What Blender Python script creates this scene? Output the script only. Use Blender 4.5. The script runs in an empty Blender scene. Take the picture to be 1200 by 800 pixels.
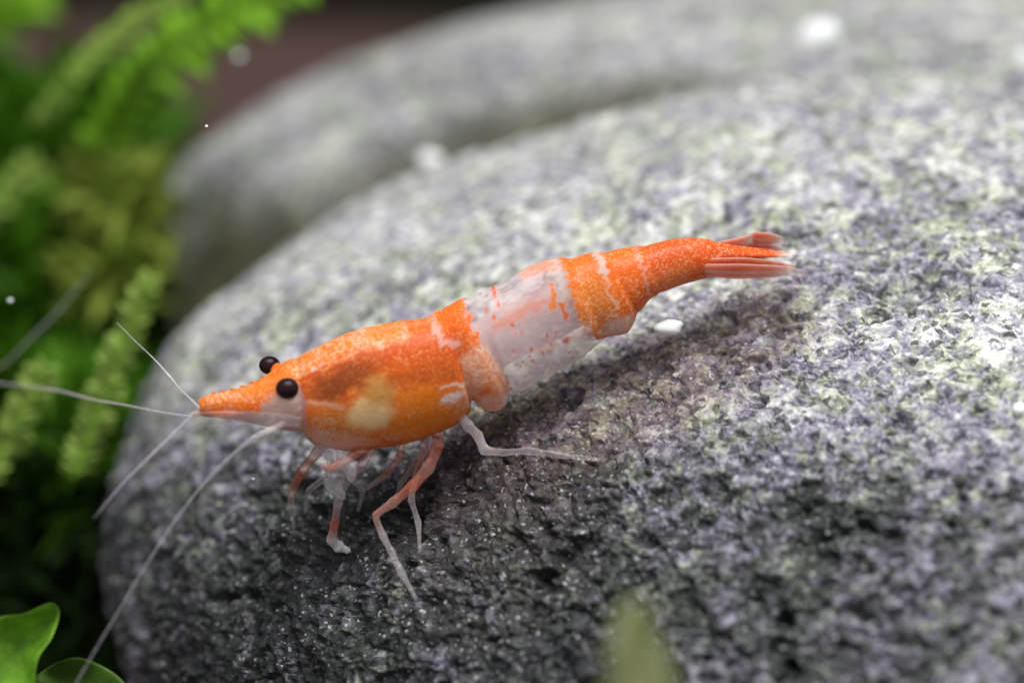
import bpy, math, random
import numpy as np
from mathutils import Vector, Matrix
from mathutils.bvhtree import BVHTree

random.seed(7)
RNG = np.random.default_rng(11)
SC = bpy.context.scene
COL = SC.collection

# ------------------------------------------------------------------ camera (1 unit = 1 cm)
D, S, PITCH = 12.0, 286.0, math.radians(24)
RIGHT = np.array([1.0, 0, 0])
UP = np.array([0, math.sin(PITCH), math.cos(PITCH)])
FWD = np.array([0, math.cos(PITCH), -math.sin(PITCH)])
CAM = -D * FWD
cd = bpy.data.cameras.new('camera')
cam = bpy.data.objects.new('camera', cd)
COL.objects.link(cam)
cam.location = CAM
cam.rotation_euler = (math.pi / 2 - PITCH, 0, 0)
cd.sensor_width = 36.0
cd.lens = 36.0 * D / (1200 / S)
cd.clip_start, cd.clip_end = 0.5, 400
cd.dof.use_dof = True
cd.dof.focus_distance = D
cd.dof.aperture_fstop = cd.lens * 1e-3 / 0.45
SC.camera = cam

# ------------------------------------------------------------------ light and exposure
world = bpy.data.worlds.new('World')
SC.world = world
world.use_nodes = True
bg = world.node_tree.nodes['Background']
bg.inputs[0].default_value = (0.93, 0.96, 1.0, 1)
bg.inputs[1].default_value = 0.40


def area(name, loc, target, size, energy, color, size_y=None):
    l = bpy.data.lights.new(name, 'AREA')
    l.energy, l.color, l.size = energy, color, size
    if size_y:
        l.shape, l.size_y = 'RECTANGLE', size_y
    o = bpy.data.objects.new(name, l)
    COL.objects.link(o)
    o.location = loc
    o.rotation_euler = (Vector(target) - Vector(loc)).to_track_quat('-Z', 'Y').to_euler()
    return o


area('aquarium_lamp', (0.5, -1.5, 21), (0.3, 1.0, 0), 15, 7000, (1.0, 0.985, 0.975), 11)
SC.view_settings.view_transform = 'Standard'
SC.view_settings.look = 'None'
SC.view_settings.exposure = 0
SC.view_settings.gamma = 1
SC.render.engine = 'CYCLES'
SC.cycles.use_denoising = True
SC.cycles.transparent_max_bounces = 24
SC.cycles.max_bounces = 8
SC.cycles.sample_clamp_indirect = 6


# ------------------------------------------------------------------ numeric helpers
def P(px, py, w=0.0):
    """photo position and depth beyond the focal plane (cm) -> a point of the place"""
    px, py, w = np.broadcast_arrays(np.asarray(px, float), np.asarray(py, float), np.asarray(w, float))
    s = (D + w) / D
    x = (px - 600) / S * s
    v = (400 - py) / S * s
    return CAM + x[..., None] * RIGHT + v[..., None] * UP + (D + w)[..., None] * FWD


def V3(p):
    """view coordinates (x, v, w) -> world"""
    return CAM + p[..., 0:1] * RIGHT + p[..., 1:2] * UP + (D + p[..., 2:3]) * FWD


def hash3(ix, iy, iz, seed):
    h = (ix.astype(np.int64) * 374761393 + iy.astype(np.int64) * 668265263 + iz.astype(np.int64) * 2147483647 + seed * 974634777) & 0xFFFFFFFF
    h = ((h ^ (h >> 13)) * 1274126177) & 0xFFFFFFFF
    h = ((h ^ (h >> 15)) * 2246822519) & 0xFFFFFFFF
    h = h ^ (h >> 16)
    return (h & 0xFFFFFF).astype(np.float64) / 0xFFFFFF


def vnoise(p, seed=0):
    i = np.floor(p).astype(np.int64)
    f = p - i
    f = f * f * f * (f * (f * 6 - 15) + 10)
    r = 0
    for dx in (0, 1):
        wx = f[:, 0] if dx else 1 - f[:, 0]
        for dy in (0, 1):
            wy = f[:, 1] if dy else 1 - f[:, 1]
            for dz in (0, 1):
                wz = f[:, 2] if dz else 1 - f[:, 2]
                r = r + wx * wy * wz * hash3(i[:, 0] + dx, i[:, 1] + dy, i[:, 2] + dz, seed)
    return r * 2 - 1


def fbm(p, octs=3, seed=0, gain=0.5):
    a, t, n = 1.0, 0, 0
    q = p.copy()
    for k in range(octs):
        t = t + a * vnoise(q, seed + k * 17)
        n += a
        a *= gain
        q = q * 2.03 + 3.1
    return t / n


def chips(p, seed):
    """broken mineral chips: each cell a tilted facet. Returns facet height (-1..1), a random value per chip, distance to the chip's edge"""
    i = np.floor(p).astype(np.int64)
    b1 = np.full(len(p), 9.0)
    b2 = b1.copy()
    hh, rv = np.zeros(len(p)), np.zeros(len(p))
    for dx in (-1, 0, 1):
        for dy in (-1, 0, 1):
            for dz in (-1, 0, 1):
                x, y, z = i[:, 0] + dx, i[:, 1] + dy, i[:, 2] + dz
                r = hash3(x, y, z, seed)
                r2 = (r * 7919.0) % 1.0
                r3 = (r * 104729.0) % 1.0
                r4 = (r * 15485.863) % 1.0
                ex, ey, ez = p[:, 0] - x - r, p[:, 1] - y - r2, p[:, 2] - z - r3
                d = ex * ex + ey * ey + ez * ez
                near = d < b1
                b2 = np.where(near, b1, np.minimum(b2, d))
                b1 = np.where(near, d, b1)
                h = (r4 * 2 - 1) * .7 + (r2 - .5) * ex * 2.4 + (r - .5) * ey * 2.4 + (r3 - .5) * ez * 2.4
                hh = np.where(near, h, hh)
                rv = np.where(near, r4 * .6 + ((r * 3571.0) % 1.0) * .4, rv)
    return hh, rv, np.sqrt(b2) - np.sqrt(b1), np.sqrt(b1)


def sstep(a, b, x):
    t = np.clip((x - a) / (b - a), 0, 1)
    return t * t * (3 - 2 * t)


# ------------------------------------------------------------------ object helpers
def tag(o, label=None, cat=None, group=None, kind=None):
    for k, v in (('label', label), ('category', cat), ('group', group), ('kind', kind)):
        if v:
            o[k] = v
    return o


def empty(name, loc, label, cat, group=None):
    o = bpy.data.objects.new(name, None)
    COL.objects.link(o)
    o.location = loc
    o.empty_display_size = 0.1
    return tag(o, label, cat, group)


def mesh_np(name, verts, quads, mat, parent=None, attrs=None, smooth=True, origin=None):
    """verts in world coordinates; quads/tris as an int array; attrs = {name: (N,) or (N,4)}"""
    verts = np.asarray(verts, float)
    base = np.array(parent_base(parent)) if origin is None else np.asarray(origin, float)
    me = bpy.data.meshes.new(name)
    quads = np.asarray(quads, np.int32)
    n, k = quads.shape
    me.vertices.add(len(verts))
    me.vertices.foreach_set('co', (verts - base).astype(np.float32).ravel())
    me.loops.add(n * k)
    me.loops.foreach_set('vertex_index', quads.ravel())
    me.polygons.add(n)
    me.polygons.foreach_set('loop_start', np.arange(n, dtype=np.int32) * k)
    me.polygons.foreach_set('use_smooth', np.full(n, smooth))
    me.update(calc_edges=True)
    me.validate()
    for an, av in (attrs or {}).items():
        av = np.asarray(av, np.float32)
        if av.ndim == 1:
            me.attributes.new(an, 'FLOAT', 'POINT').data.foreach_set('value', av)
        else:
            me.attributes.new(an, 'FLOAT_COLOR', 'POINT').data.foreach_set('color', av.ravel())
    if mat:
        me.materials.append(mat)
    o = bpy.data.objects.new(name, me)
    COL.objects.link(o)
    if parent is not None:
        o.parent = parent
    else:
        o.location = base
    return o


def parent_base(p):
    b = np.zeros(3)
    while p is not None:
        b = b + np.array(p.location)
        p = p.parent
    return b


def tube(pts, rad, seg=10, sub=6, flat=None, stiff=0.0):
    """tapered tube with rounded ends along world points; returns verts, quads, t (position 0..n-1 along the input points)"""
    pts = np.asarray(pts, float)
    rad = np.asarray(rad, float)
    n = len(pts)
    tt = np.linspace(0, n - 1, (n - 1) * sub + 1)
    c = catmull(pts, tt)
    r = np.interp(tt, np.arange(n), rad)
    if stiff:
        lin = np.stack([np.interp(tt, np.arange(n), pts[:, k]) for k in range(3)], 1)
        c = c * (1 - stiff) + lin * stiff
        r = r * (1 - .22 * np.sin(np.pi * (tt % 1.0)))
    tan = np.gradient(c, axis=0)
    tan /= np.linalg.norm(tan, axis=1)[:, None] + 1e-12
    ref = np.array([0.13, 0.31, 0.94])
    a = np.cross(tan, ref)
    a /= np.linalg.norm(a, axis=1)[:, None] + 1e-12
    b = np.cross(tan, a)
    # round ends
    c = np.vstack([c[0] - tan[0] * r[0] * 0.8, c, c[-1] + tan[-1] * r[-1] * 0.8])
    r = np.r_[r[0] * 0.25, r, r[-1] * 0.25]
    a = np.vstack([a[0], a, a[-1]])
    b = np.vstack([b[0], b, b[-1]])
    tt = np.r_[tt[0], tt, tt[-1]]
    ang = np.linspace(0, 2 * np.pi, seg, endpoint=False)
    fb = 1.0 if flat is None else flat
    v = c[:, None] + r[:, None, None] * (np.cos(ang)[None, :, None] * a[:, None] + fb * np.sin(ang)[None, :, None] * b[:, None])
    m = len(c)
    return v.reshape(-1, 3), grid_quads(m, seg, True), np.repeat(tt, seg)


def grid_quads(m, n, wrap):
    i = np.arange(m - 1)[:, None]
    j = np.arange(n if wrap else n - 1)[None, :]
    j2 = (j + 1) % n
    return np.stack([i * n + j, i * n + j2, (i + 1) * n + j2, (i + 1) * n + j], -1).reshape(-1, 4)


def catmull(p, t):
    n = len(p)
    i = np.clip(np.floor(t).astype(int), 0, n - 2)
    f = (t - i)[:, None]
    p0, p1, p2, p3 = p[np.maximum(i - 1, 0)], p[i], p[i + 1], p[np.minimum(i + 2, n - 1)]
    m1, m2 = (p2 - p0) * 0.5, (p3 - p1) * 0.5
    f2, f3 = f * f, f * f * f
    return (2 * f3 - 3 * f2 + 1) * p1 + (f3 - 2 * f2 + f) * m1 + (-2 * f3 + 3 * f2) * p2 + (f3 - f2) * m2


# ------------------------------------------------------------------ node helpers
class NT:
    def __init__(self, name):
        self.m = bpy.data.materials.new(name)
        self.m.use_nodes = True
        self.t = self.m.node_tree
        self.t.nodes.clear()
        self.out = self.n('ShaderNodeOutputMaterial')

    def n(self, kind, **kw):
        x = self.t.nodes.new(kind)
        for k, v in kw.items():
            setattr(x, k, v)
        return x

    def set(self, sock, v):
        if isinstance(v, bpy.types.NodeSocket):
            self.t.links.new(v, sock)
        elif v is not None:
            if sock.type == 'RGBA' and len(v) == 3:
                v = (*v, 1)
            sock.default_value = v

    def coord(self, scale=(1, 1, 1)):
        c = self.n('ShaderNodeTexCoord').outputs['Object']
        if scale != (1, 1, 1):
            mp = self.n('ShaderNodeMapping')
            mp.inputs['Scale'].default_value = scale
            self.set(mp.inputs[0], c)
            c = mp.outputs[0]
        return c

    def noise(self, vec, scale, detail=3, rough=0.55, dist=0.0, out=0):
        x = self.n('ShaderNodeTexNoise')
        self.set(x.inputs['Vector'], vec)
        x.inputs['Scale'].default_value = scale
        x.inputs['Detail'].default_value = detail
        x.inputs['Roughness'].default_value = rough
        x.inputs['Distortion'].default_value = dist
        return x.outputs[out]

    def voro(self, vec, scale, feature='F1', out='Color', rnd=1.0):
        x = self.n('ShaderNodeTexVoronoi', feature=feature)
        self.set(x.inputs['Vector'], vec)
        x.inputs['Scale'].default_value = scale
        x.inputs['Randomness'].default_value = rnd
        return x.outputs[out]

    def ramp(self, fac, stops, interp='LINEAR'):
        x = self.n('ShaderNodeValToRGB')
        x.color_ramp.interpolation = interp
        e = x.color_ramp.elements
        while len(e) < len(stops):
            e.new(0.5)
        for q, (p, c) in zip(e, stops):
            q.position = p
            q.color = (c, c, c, 1) if isinstance(c, (int, float)) else (*c, 1)
        self.set(x.inputs[0], fac)
        return x.outputs[0]

    def math(self, op, a, b=None, c=None, clamp=False):
        x = self.n('ShaderNodeMath', operation=op, use_clamp=clamp)
        for s, v in zip(x.inputs, (a, b, c)):
            self.set(s, v)
        return x.outputs[0]

    def mix(self, fac, a, b, mode='MIX'):
        x = self.n('ShaderNodeMix', data_type='RGBA', blend_type=mode)
        self.set(x.inputs[0], fac)
        self.set(x.inputs[6], a)
        self.set(x.inputs[7], b)
        return x.outputs[2]

    def attr(self, name, out='Fac'):
        return self.n('ShaderNodeAttribute', attribute_name=name).outputs[out]

    def bump(self, h, strength, dist, normal=None):
        x = self.n('ShaderNodeBump')
        x.inputs['Strength'].default_value = strength
        x.inputs['Distance'].default_value = dist
        self.set(x.inputs['Height'], h)
        if normal is not None:
            self.set(x.inputs['Normal'], normal)
        return x.outputs[0]

    def bsdf(self, **kw):
        x = self.n('ShaderNodeBsdfPrincipled')
        for k, v in kw.items():
            self.set(x.inputs[k.replace('_', ' ')], v)
        return x

    def done(self, shader):
        self.t.links.new(shader, self.out.inputs[0])
        return self.m


# ------------------------------------------------------------------ materials
def mat_rock():
    t = NT('speckled_rock')
    c = t.coord()
    warp = t.noise(c, 9, 2, 0.6, out=1)
    wc = t.n('ShaderNodeVectorMath', operation='MULTIPLY_ADD')
    t.set(wc.inputs[0], warp)
    wc.inputs[1].default_value = (0.05, 0.05, 0.05)
    t.set(wc.inputs[2], c)
    wc = wc.outputs[0]
    g1 = t.n('ShaderNodeSeparateColor')
    t.set(g1.inputs[0], t.voro(wc, 26))
    g2 = t.n('ShaderNodeSeparateColor')
    t.set(g2.inputs[0], t.voro(wc, 52))
    n1 = t.noise(wc, 19, 4, 0.65)
    n2 = t.noise(c, 2.2, 3, 0.55)
    n3 = t.noise(c, 55, 2, 0.6)
    v = t.math('MULTIPLY', t.attr('chip'), 0.34)
    v = t.math('MULTIPLY_ADD', t.attr('chip_small'), 0.40, v)
    v = t.math('MULTIPLY_ADD', g2.outputs[0], 0.34, v)
    v = t.math('MULTIPLY_ADD', n1, 0.85, v)
    v = t.math('MULTIPLY_ADD', n2, 0.35, v)
    v = t.math('MULTIPLY_ADD', n3, 0.30, v)
    v = t.math('MULTIPLY_ADD', t.math('SUBTRACT', v, 1.26), 1.12, 0.405)
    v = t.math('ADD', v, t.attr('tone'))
    grey = t.ramp(v, [(0.02, (0.018, 0.020, 0.022)), (0.22, (0.075, 0.073, 0.092)), (0.42, (0.200, 0.182, 0.255)),
                      (0.62, (0.325, 0.31, 0.375)), (0.82, (0.52, 0.52, 0.52)), (1.0, (0.78, 0.78, 0.78))])
    green = t.ramp(v, [(0.02, (0.012, 0.018, 0.012)), (0.25, (0.08, 0.095, 0.065)), (0.5, (0.22, 0.255, 0.165)), (0.75, (0.43, 0.48, 0.33)), (1.0, (0.72, 0.73, 0.60))])
    gm = t.math('ADD', t.noise(c, 3.6, 4, 0.65), t.math('MULTIPLY', g1.outputs[1], 0.32))
    col = t.mix(t.ramp(gm, [(0.59, 0.0), (0.82, 0.85)]), grey, green)
    brown = t.mix(0.62, col, (0.085, 0.050, 0.050))
    brown = t.mix(0.4, brown, t.mix(1.0, col, (0.52, 0.34, 0.26), 'MULTIPLY'))
    bm = t.math('MULTIPLY', t.attr('algae'), t.ramp(t.noise(c, 7, 4, 0.7), [(0.28, 0.0), (0.48, 1.0)]))
    col = t.mix(bm, col, brown)
    col = t.mix(t.attr('crevice'), col, t.mix(0.85, t.mix(1.0, col, (0.30, 0.29, 0.13), 'MULTIPLY'), (0.034, 0.035, 0.013)))  # olive algae stain and recess shade painted together into the crevice colour
    moss = t.math('MULTIPLY', t.attr('mossy'), t.ramp(t.noise(c, 10, 3, 0.7), [(0.45, 0.0), (0.6, 1.0)]))
    col = t.mix(moss, col, (0.03, 0.055, 0.02))
    h = t.math('ADD', t.math('MULTIPLY', n3, 0.5), t.math('MULTIPLY', g2.outputs[0], 0.35))
    # rare dark crystals, then tiny glints painted into the colour as pale specks
    g3 = t.n('ShaderNodeSeparateColor')
    t.set(g3.inputs[0], t.voro(wc, 34))
    col = t.mix(t.ramp(g3.outputs[0], [(0.0, 0.75), (0.09, 0.75), (0.10, 0.0)], 'CONSTANT'), col, (0.025, 0.028, 0.032))
    tiny = t.voro(wc, 95)
    g4 = t.n('ShaderNodeSeparateColor')
    t.set(g4.inputs[0], tiny)
    col = t.mix(t.ramp(g4.outputs[1], [(0.0, 0.0), (0.975, 0.0), (0.98, 0.42)], 'CONSTANT'), col, (0.72, 0.71, 0.74))
    rough = t.ramp(g2.outputs[2], [(0.0, 0.14), (0.12, 0.3), (0.25, 0.55), (1.0, 0.8)])
    b = t.bsdf(Base_Color=col, Roughness=rough, Normal=t.bump(h, 0.6, 0.02), Specular_IOR_Level=0.45)
    return t.done(b.outputs[0])


def mat_shell():
    """shell of the shrimp: pigment colour, opacity and graininess come with each vertex"""
    t = NT('shrimp_shell')
    c = t.coord()
    pig = t.attr('pigment', 'Color')
    op = t.attr('opacity')
    gr = t.math('MULTIPLY', t.attr('grain'), t.ramp(t.noise(c, 7, 3, 0.6), [(0.32, 0.35), (0.68, 1.0)]))
    gr = t.math('MULTIPLY', gr, 1.35)
    wn = t.noise(c, 62, 2, 0.6, 0.8)
    wv = t.voro(c, 85, out='Distance')
    g = t.math('ADD', t.math('MULTIPLY', wn, 0.75), t.math('MULTIPLY', wv, 0.42))
    dots = t.ramp(g, [(0.48, 1.0), (0.58, 0.0)])
    pale = t.mix(t.math('MULTIPLY_ADD', gr, 0.35, 0.34, clamp=True), pig, t.mix(t.math('SUBTRACT', gr, 0.6, clamp=True), (1.0, 0.54, 0.22), (1.0, 0.80, 0.70)))
    col = t.mix(t.math('MULTIPLY', dots, t.math('MULTIPLY', gr, 1.25), clamp=True), pig, pale)
    dark = t.mix(1.0, pig, (0.80, 0.50, 0.35), 'MULTIPLY')
    big = t.noise(c, 15, 3, 0.6)
    col = t.mix(t.math('MULTIPLY', t.ramp(big, [(0.5, 0.0), (0.72, 0.45)]), t.math('MULTIPLY_ADD', gr, 0.4, 0.3)), col, dark)
    gap = t.ramp(t.noise(c, 24, 4, 0.7, 0.8), [(0.50, 0.0), (0.60, 1.0)])
    gap = t.math('MULTIPLY', gap, t.math('SUBTRACT', gr, 0.55, clamp=True), clamp=True)
    col = t.mix(gap, col, (0.88, 0.70, 0.64))
    op = t.math('MULTIPLY_ADD', t.math('MULTIPLY', gap, op), -0.35, op)
    op2 = t.math('MULTIPLY_ADD', t.math('MULTIPLY', t.math('SUBTRACT', dots, 0.5), gr), -0.12, op, clamp=True)
    b = t.bsdf(Base_Color=col, Roughness=0.42, Alpha=op2, Normal=t.bump(g, 0.4, 0.006), Subsurface_Weight=0.55, Subsurface_Scale=0.025,
               Specular_IOR_Level=0.16, Coat_Weight=0.06, Coat_Roughness=0.12)
    b.inputs['Subsurface Radius'].default_value = (1.0, 0.5, 0.25)
    return t.done(b.outputs[0])


def mat_limb():
    t = NT('clear_limb')
    c = t.coord()
    pig = t.attr('pigment', 'Color')
    n = t.noise(c, 40, 3, 0.6)
    lw = t.n('ShaderNodeLayerWeight')
    lw.inputs[0].default_value = 0.35
    op = t.math('MULTIPLY', t.attr('opacity'), t.ramp(n, [(0.3, 0.35), (0.7, 0.75)]))
    op = t.math('MULTIPLY', op, t.math('MULTIPLY_ADD', lw.outputs['Facing'], 1.5, 0.65), clamp=True)
    b = t.bsdf(Base_Color=pig, Roughness=0.3, Alpha=op, Subsurface_Weight=0.4, Subsurface_Scale=0.02, Specular_IOR_Level=0.25)
    return t.done(b.outputs[0])


def mat_simple(name, col, rough=0.5, var=0.25, scale=8, sss=0.0, transl=0.0, spec=0.12, bump=0.0):
    t = NT(name)
    c = t.coord()
    n = t.noise(c, scale, 4, 0.6)
    d = tuple(x * (1 - var) for x in col)
    l = tuple(min(1, x * (1 + var)) for x in col)
    cc = t.ramp(n, [(0.3, d), (0.7, l)])
    kw = dict(Base_Color=cc, Roughness=rough, Specular_IOR_Level=spec)
    if bump:
        kw['Normal'] = t.bump(n, bump, 0.05)
    b = t.bsdf(**kw)
    if sss:
        b.inputs['Subsurface Weight'].default_value = sss
        b.inputs['Subsurface Scale'].default_value = 0.08
    sh = b.outputs[0]
    if transl:
        tr = t.n('ShaderNodeBsdfTranslucent')
        t.set(tr.inputs[0], cc)
        mx = t.n('ShaderNodeMixShader')
        mx.inputs[0].default_value = transl
        t.set(mx.inputs[1], sh)
        t.set(mx.inputs[2], tr.outputs[0])
        sh = mx.outputs[0]
    return t.done(sh)


M_ROCK, M_SHELL, M_LIMB = mat_rock(), mat_shell(), mat_limb()

# ------------------------------------------------------------------ the rock: two rounded lobes that share one body
LOBES = ([2.7312, -1.5378, 1.2079, 1.2635, 1.6036, 0.7287, 0.8386, -0.4686, 0.9853],
         [4.5606, 0.1004, 3.0601, 1.953, 0.3789, 1.4161, -0.4493, 0.3682, -0.0377])


def rotm(r):
    r = np.asarray(r)
    t = np.linalg.norm(r)
    k = r / t
    K = np.array([[0, -k[2], k[1]], [k[2], 0, -k[0]], [-k[1], k[0], 0]])
    return np.eye(3) + np.sin(t) * K + (1 - np.cos(t)) * K @ K


def exit_radius(p, o, d):
    inv = rotm(p[6:9]).T / np.exp(p[3:6])[:, None]
    oo = inv @ (o - np.array(p[:3]))
    dd = d @ inv.T
    a = (dd * dd).sum(1)
    b = dd @ oo
    cc = oo @ oo - 1
    return (-b + np.sqrt(b * b - a * cc)) / a


def lobe_point(k, px, py):
    """where the line of sight through a photo position meets a lobe, view coordinates"""
    m = LOBES[k]
    inv = rotm(m[6:9]).T / np.exp(m[3:6])[:, None]
    o, d = np.array([0, 0, -D]), np.array([(px - 600) / S / D, (400 - py) / S / D, 1.0])
    oo, dd = inv @ (o - np.array(m[:3])), inv @ d
    a, b, c = dd @ dd, dd @ oo, oo @ oo - 1
    return o + d * (-b - math.sqrt(max(b * b - a * c, 0))) / a


ORG = np.array([2.2, -1.5, 1.9])          # inside both lobes, in view coordinates
ELL_C = np.array(LOBES[0][:3])
ELL_M = rotm(LOBES[0][6:9]) * np.exp(LOBES[0][3:6])[None, :]
_o = np.array([0, 0, -D]) - ELL_C
_d = np.array([(660 - 600) / S / D, (400 - 440) / S / D, 1.0])
_i = np.linalg.inv(ELL_M)
_a, _b, _c = (_i @ _d) @ (_i @ _d), (_i @ _d) @ (_i @ _o), (_i @ _o) @ (_i @ _o) - 1
AXIS = _i @ (_o + _d * (-_b - math.sqrt(_b * _b - _a * _c)) / _a)
E1 = np.cross(AXIS, [0, 0, 1.0])
E1 /= np.linalg.norm(E1)
E2 = np.cross(E1, AXIS)


def rock_dirs(a, b):
    """square -> directions, up to about 120 degrees round the near lobe"""
    r = np.sqrt(a * a + b * b) + 1e-9
    m = np.maximum(np.abs(a), np.abs(b))
    th = m * math.radians(120)
    ca, sa = a / r, b / r
    u = np.cos(th)[..., None] * AXIS + np.sin(th)[..., None] * (ca[..., None] * E1 + sa[..., None] * E2)
    d = ELL_C + u @ ELL_M.T - ORG
    return d / np.linalg.norm(d, axis=-1)[..., None]


def rock_base(d):
    r1 = exit_radius(LOBES[0], ORG, d)
    r2 = exit_radius(LOBES[1], ORG, d)
    return r1, r2


def view_px(v):
    s = D / (D + v[..., 2])
    return 600 + v[..., 0] * s * S, 400 - v[..., 1] * s * S


def refine(dirs, tris, target, rounds=9):
    """split the edges that are longer than the target length there, keeping the sheet closed"""
    for it in range(rounds):
        r1, r2 = rock_base(dirs)
        pos = ORG + np.maximum(r1, r2)[:, None] * dirs
        h = target(pos, tris)
        e = np.stack([tris[:, [0, 1]], tris[:, [1, 2]], tris[:, [2, 0]]], 1)          # (M,3,2)
        L = np.linalg.norm(pos[e[..., 0]] - pos[e[..., 1]], axis=-1)
        long_ = L > 1.35 * np.minimum(h[e[..., 0]], h[e[..., 1]])
        if not long_.any():
            break
        es = np.sort(e, -1)
        key = es[..., 0].astype(np.int64) * len(dirs) + es[..., 1]
        ks = np.unique(key[long_])
        pos_ = np.searchsorted(ks, key)
        pos_c = np.minimum(pos_, len(ks) - 1)
        mark = ks[pos_c] == key
        nm = dirs[ks // len(dirs)] + dirs[ks % len(dirs)]
        nm /= np.linalg.norm(nm, axis=1)[:, None]
        mid = np.where(mark, len(dirs) + pos_c, -1)
        dirs = np.vstack([dirs, nm])
        cnt = mark.sum(1)
        out = [tris[cnt == 0]]
        # one edge
        for k in range(3):
            m = (cnt == 1) & mark[:, k]
            a, b, c = tris[m, k], tris[m, (k + 1) % 3], tris[m, (k + 2) % 3]
            x = mid[m, k]
            out += [np.stack([a, x, c], 1), np.stack([x, b, c], 1)]
            m = (cnt == 2) & ~mark[:, k]                                             # edges k+1 and k+2 are split
            a, b, c = tris[m, k], tris[m, (k + 1) % 3], tris[m, (k + 2) % 3]
            x, y = mid[m, (k + 1) % 3], mid[m, (k + 2) % 3]
            out += [np.stack([x, c, y], 1), np.stack([b, x, y], 1), np.stack([a, b, y], 1)]
        m = cnt == 3
        a, b, c = tris[m].T
        x, y, z = mid[m].T
        out += [np.stack(q, 1) for q in ((a, x, z), (x, b, y), (z, y, c), (x, y, z))]
        tris = np.vstack(out)
    return dirs, tris


def rock_target(pos, tris):
    x, y = view_px(pos)
    n = np.cross(pos[tris[:, 1]] - pos[tris[:, 0]], pos[tris[:, 2]] - pos[tris[:, 0]])
    vn = np.stack([np.bincount(tris.ravel(), np.repeat(n[:, k], 3), len(pos)) for k in range(3)], 1)
    vn /= np.linalg.norm(vn, axis=1)[:, None] + 1e-12
    to = pos + [0, 0, D]
    to /= np.linalg.norm(to, axis=1)[:, None]
    sg = np.sign((vn * (pos - ORG)).sum(1))
    face = -(vn * to).sum(1) * sg
    outside = np.maximum(np.maximum(-30 - x, x - 1230), np.maximum(-30 - y, y - 830)) / S
    blur = 0.34 * np.abs(pos[:, 2]) / (D + pos[:, 2])
    h = 0.0092 + 0.12 * blur
    h = h + np.maximum(outside, 0) * .25
    h = h + sstep(-0.12, -0.5, face) * .25
    return np.minimum(h, .45)


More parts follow.
